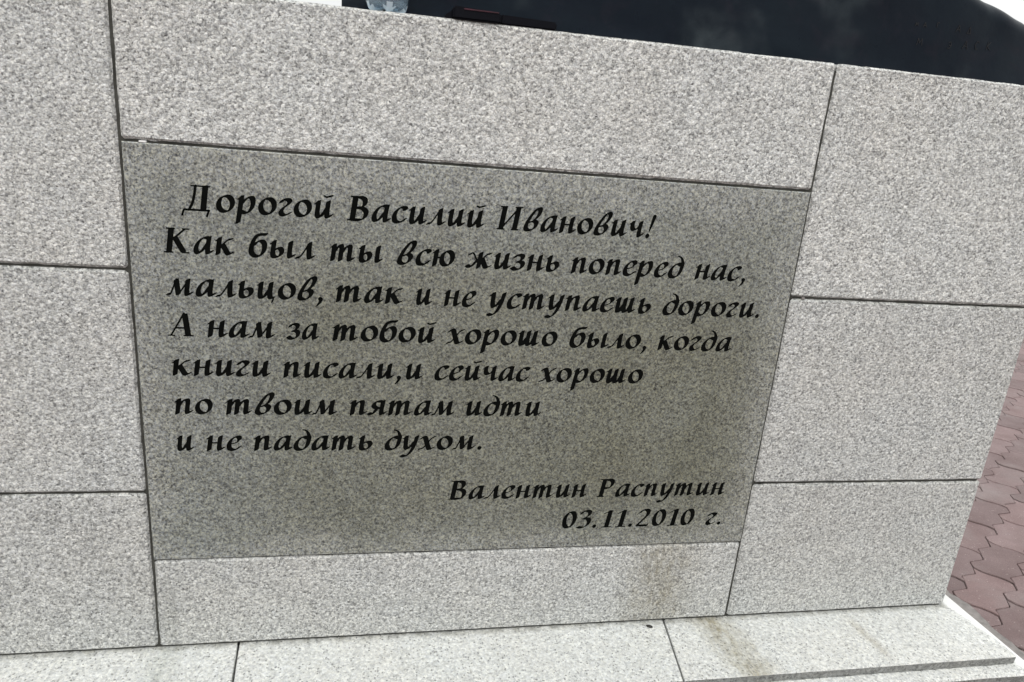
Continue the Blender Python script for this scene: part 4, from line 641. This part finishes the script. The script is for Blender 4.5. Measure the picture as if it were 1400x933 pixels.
# ------------------------------------------------------------------ bronze on top of the wall
bro = empty('bronze_sculpture', (0.4, 0.35, zTOP), 'dark bluish bronze sculpture base with scratched letters lying along the wall top', 'sculpture')
BY = 0.10
bx0, bx1 = -0.2717, 1.135
prof = [(-0.30, 0.30), (0.0, 0.305), (0.35, 0.295), (0.62, 0.265), (0.80, 0.212), (0.95, 0.163), (1.07, 0.133), (1.125, 0.108), (1.135, 0.0)]
def ph(x):
    for (a0, h0), (a1, h1) in zip(prof[:-1], prof[1:]):
        if a0 <= x <= a1:
            t_ = (x - a0) / (a1 - a0); return h0 + (h1 - h0) * t_
    return prof[-1][1]
bm = bmesh.new()
NX, cols = 190, []
for i in range(NX + 1):
    x = bx0 + (bx1 - bx0) * i / NX
    h = max(ph(x), 0.004)
    r = min(0.026, h * 0.45)
    rise = 0.30 * min(1.0, max(0.0, (x - 0.80) / 0.22))   # the top slopes up to the back at this end
    sec = []
    for k in range(26): sec.append((0.0, (h - r) * k / 26))
    for k in range(9):
        a = math.pi / 2 * k / 8
        sec.append((r - r * math.cos(a), h - r + r * math.sin(a)))
    for k in range(1, 14): sec.append((r + (0.42 - r) * k / 13, h + 0.02 * math.sin(k / 13 * 3.1) * (1 - rise * 3) + rise * min(0.28, 0.39 * k / 13)))
    sec.append((0.42, 0.0))
    col_ = []
    for y, z in sec:
        q = Vector((x, y, z))
        am = 0.006 * min(1, z / 0.03)
        nv = noise.noise(q * 6.0) * am + noise.noise(q * 15.0 + Vector((5, 0, 0))) * am * 0.3
        fold = 0.008 * max(0.0, noise.noise(Vector((x * 14 + z * 9, y * 8, 1.0)))) * min(1, max(0, (z - h * 0.55) / (h * 0.3 + 1e-4)))
        col_.append(bm.verts.new((x, BY + y - nv - fold * 0.5, zTOP + z + fold + (nv * 0.5 if z > h * 0.8 else 0))))
    cols.append(col_)
for c0, c1 in zip(cols[:-1], cols[1:]):
    for k in range(len(c0) - 1): bm.faces.new((c0[k], c1[k], c1[k + 1], c0[k + 1]))
bm.faces.new(cols[0]); bm.faces.new(cols[-1][::-1])
bo = bm_obj('bronze_body', bm, M['bronze'], bro)
for f in bo.data.polygons: f.use_smooth = len(f.vertices) == 4
# faint letters scratched into the patina
def bar(bm, p0, p1, wd):
    d2 = Vector((p1[0] - p0[0], p1[1] - p0[1])); L = d2.length
    if L < 1e-6: return
    n_ = Vector((-d2.y, d2.x)) / L * wd / 2
    v = []
    for q, s in ((p0, 1), (p1, 1), (p1, -1), (p0, -1)):
        v.append((q[0] + n_.x * s, q[1] + n_.y * s))
    def surf(x, z):
        q = Vector((x, 0, z - zTOP)); am = 0.006 * min(1, q.z / 0.03)
        return BY - (noise.noise(q * 6.0) * am + noise.noise(q * 15.0 + Vector((5, 0, 0))) * am * 0.3)
    a = [bm.verts.new((x, surf(x, z) - 0.0008, z)) for x, z in v]
    b2 = [bm.verts.new((x, surf(x, z) + 0.002, z)) for x, z in v]
    bm.faces.new(a)
    for k in range(4): bm.faces.new((a[k], b2[k], b2[(k + 1) % 4], a[(k + 1) % 4]))
LET = {'М': [((0, 0), (.1, 1)), ((.1, 1), (.4, .3)), ((.4, .3), (.75, 1)), ((.75, 1), (.85, 0))],
       'А': [((0, 0), (.4, 1)), ((.4, 1), (.75, 0)), ((.15, .35), (.62, .35))],
       'Д': [((.1, .1), (.4, 1)), ((.4, 1), (.65, .1)), ((-.05, .08), (.8, .08))],
       'Э': [((0, .9), (.45, 1)), ((.45, 1), (.65, .5)), ((.65, .5), (.4, 0)), ((.4, 0), (0, .05)), ((.2, .5), (.62, .5))],
       'С': [((.6, .9), (.25, 1)), ((.25, 1), (0, .5)), ((0, .5), (.25, 0)), ((.25, 0), (.6, .1))],
       'К': [((0, 0), (.1, 1)), ((.05, .5), (.55, 1)), ((.08, .5), (.6, 0))],
       'Г': [((0, 0), (.05, 1)), ((.05, 1), (.5, 1))]}
def scr(txt, x, z, h):
    bm = bmesh.new()
    for ch, xx, dz in txt:
        for p0, p1 in LET[ch]:
            bar(bm, (x + xx + p0[0] * h, z + dz + p0[1] * h), (x + xx + p1[0] * h, z + dz + p1[1] * h), 0.0013)
    bm_obj('scratched_letter', bm, M['scratch'], bro)
scr([('М', 0, 0)], 0.8144, 1.4385, 0.0065)
scr([('А', 0, 0)], 0.8314, 1.4380, 0.0087)
scr([('Г', 0, 0)], 0.8601, 1.4403, 0.0088)
scr([('А', 0, 0)], 0.9041, 1.4365, 0.0125)
scr([('Д', 0, 0)], 0.9294, 1.4360, 0.0126)
scr([('М', 0, 0)], 0.8259, 1.4049, 0.0126)
scr([('Э', 0, 0)], 0.8944, 1.4056, 0.0119)
scr([('А', 0, 0)], 0.9284, 1.4082, 0.0150)
scr([('С', 0, 0)], 0.9570, 1.4103, 0.0150)
scr([('К', 0, 0)], 0.9860, 1.4116, 0.0151)

# ------------------------------------------------------------------ bottle
bcx, bcy = -0.1975, 0.05
bot = empty('water_bottle', (bcx, bcy, zTOP), 'clear bluish plastic water bottle standing on the wall edge in front of the bronze', 'bottle')
def lathe(bm, prof, seg=64, lobes=None):
    rings = []
    for r, z in prof:
        ring = []
        for k in range(seg):
            a = 2 * math.pi * k / seg
            dz = lobes(a, r, z) if lobes else 0.0
            ring.append(bm.verts.new((bcx + r * math.cos(a), bcy + r * math.sin(a), zTOP + 0.0005 + z + dz)))
        rings.append(ring)
    for a, b2 in zip(rings[:-1], rings[1:]):
        for k in range(seg): bm.faces.new((a[k], a[(k + 1) % seg], b2[(k + 1) % seg], b2[k]))
    return rings
def lob(a, r, z):
    # five feet with hollows between them
    f = max(0.0, 1 - z / 0.022) * min(1.0, r / 0.018)
    return 0.011 * f * (0.5 - 0.5 * math.cos(5 * a + 0.8)) ** 0.7
out_p = [(0.001, 0.010), (0.008, 0.008), (0.016, 0.003), (0.022, 0.0), (0.027, 0.0015), (0.0315, 0.007), (0.0343, 0.016), (0.035, 0.026), (0.0335, 0.034), (0.035, 0.042), (0.035, 0.055), (0.0338, 0.060), (0.035, 0.065), (0.035, 0.078),
         (0.0338, 0.083), (0.035, 0.088), (0.035, 0.13), (0.034, 0.15), (0.029, 0.172), (0.020, 0.190), (0.0135, 0.198), (0.0130, 0.212)]
in_p = [(max(r - 0.0005, 0.0005), z + (0.0008 if i < 6 else 0)) for i, (r, z) in enumerate(out_p)]
bm = bmesh.new()
ra = lathe(bm, out_p, lobes=lob); rb = lathe(bm, in_p[:-1] + [(0.0125, 0.212)], lobes=lob)
bm.faces.new(ra[0][::-1]); bm.faces.new(rb[0])
for k in range(64): bm.faces.new((ra[-1][k], ra[-1][(k + 1) % 64], rb[-1][(k + 1) % 64], rb[-1][k]))
for f in bm.faces:
    c_ = f.calc_center_median()
    f.material_index = 1 if c_.z - zTOP < 0.013 and (0.5 - 0.5 * math.cos(5 * math.atan2(c_.y - bcy, c_.x - bcx) + 0.8)) < 0.55 else 0
bm_obj('bottle_body', bm, [M['pet'], M['foot']], bot, smooth=True)
bm = bmesh.new()
rc = lathe(bm, [(0.0138, 0.200), (0.0150, 0.201), (0.0150, 0.216), (0.0142, 0.218), (0.001, 0.2185)], seg=40)
bm.faces.new(rc[0][::-1]); bm.faces.new(rc[-1])
bm_obj('bottle_cap', bm, M['cap'], bot)

# ------------------------------------------------------------------ black case
ca = empty('slim_case', (-0.01, 0.04, zTOP), 'slim black fabric case with a dull red edge lying on top of the wall', 'case')
def tapered(bm, x0, x1, y0, y1, h0, h1, z=0.0, bev=0.002):
    v = [bm.verts.new(q) for q in ((x0, y0, zTOP + z), (x1, y0, zTOP + z), (x1, y1, zTOP + z), (x0, y1, zTOP + z),
                                    (x0, y0, zTOP + z + h0), (x1, y0, zTOP + z + h1), (x1, y1, zTOP + z + h1), (x0, y1, zTOP + z + h0))]
    for f in ((3, 2, 1, 0), (4, 5, 6, 7), (0, 1, 5, 4), (1, 2, 6, 5), (2, 3, 7, 6), (3, 0, 4, 7)): bm.faces.new([v[k] for k in f])
    bmesh.ops.recalc_face_normals(bm, faces=bm.faces)
    bmesh.ops.bevel(bm, geom=list(bm.edges), offset=bev, segments=2, affect='EDGES')
bm = bmesh.new(); tapered(bm, -0.0930, -0.0150, -0.0035, 0.052, 0.0195, 0.0165, 0.0004, 0.003); bm_obj('case_flap', bm, M['case'], ca, smooth=False)
bm = bmesh.new(); tapered(bm, -0.0145, 0.0790, 0.002, 0.050, 0.0150, 0.0125, 0.0004, 0.0022); bm_obj('case_body', bm, M['case'], ca)
bm = bmesh.new(); tapered(bm, -0.0760, -0.0190, -0.0048, -0.002, 0.0022, 0.0018, 0.0150, 0.0006); bm_obj('red_trim', bm, M['red'], ca)
bm = bmesh.new(); tapered(bm, -0.1050, -0.0925, 0.008, 0.044, 0.006, 0.014, 0.0004, 0.0015); bm_obj('strap_end', bm, M['case'], ca)

# ------------------------------------------------------------------ crumb on the ledge
bm = bmesh.new()
bmesh.ops.create_icosphere(bm, subdivisions=2, radius=0.0044)
for v in bm.verts:
    v.co += v.co.normalized() * noise.noise(v.co * 420) * 0.0012
    v.co.x *= 1.6; v.co.z *= 0.6; v.co.y += v.co.x * -0.35
bmesh.ops.translate(bm, verts=bm.verts, vec=(0.4083, -0.0165, zt + 0.0016))
pb = bm_obj('pebble', bm, M['grit'])
pb['label'] = 'tiny dark pebble on the pale ledge by a slab joint'
pb['category'] = 'pebble'
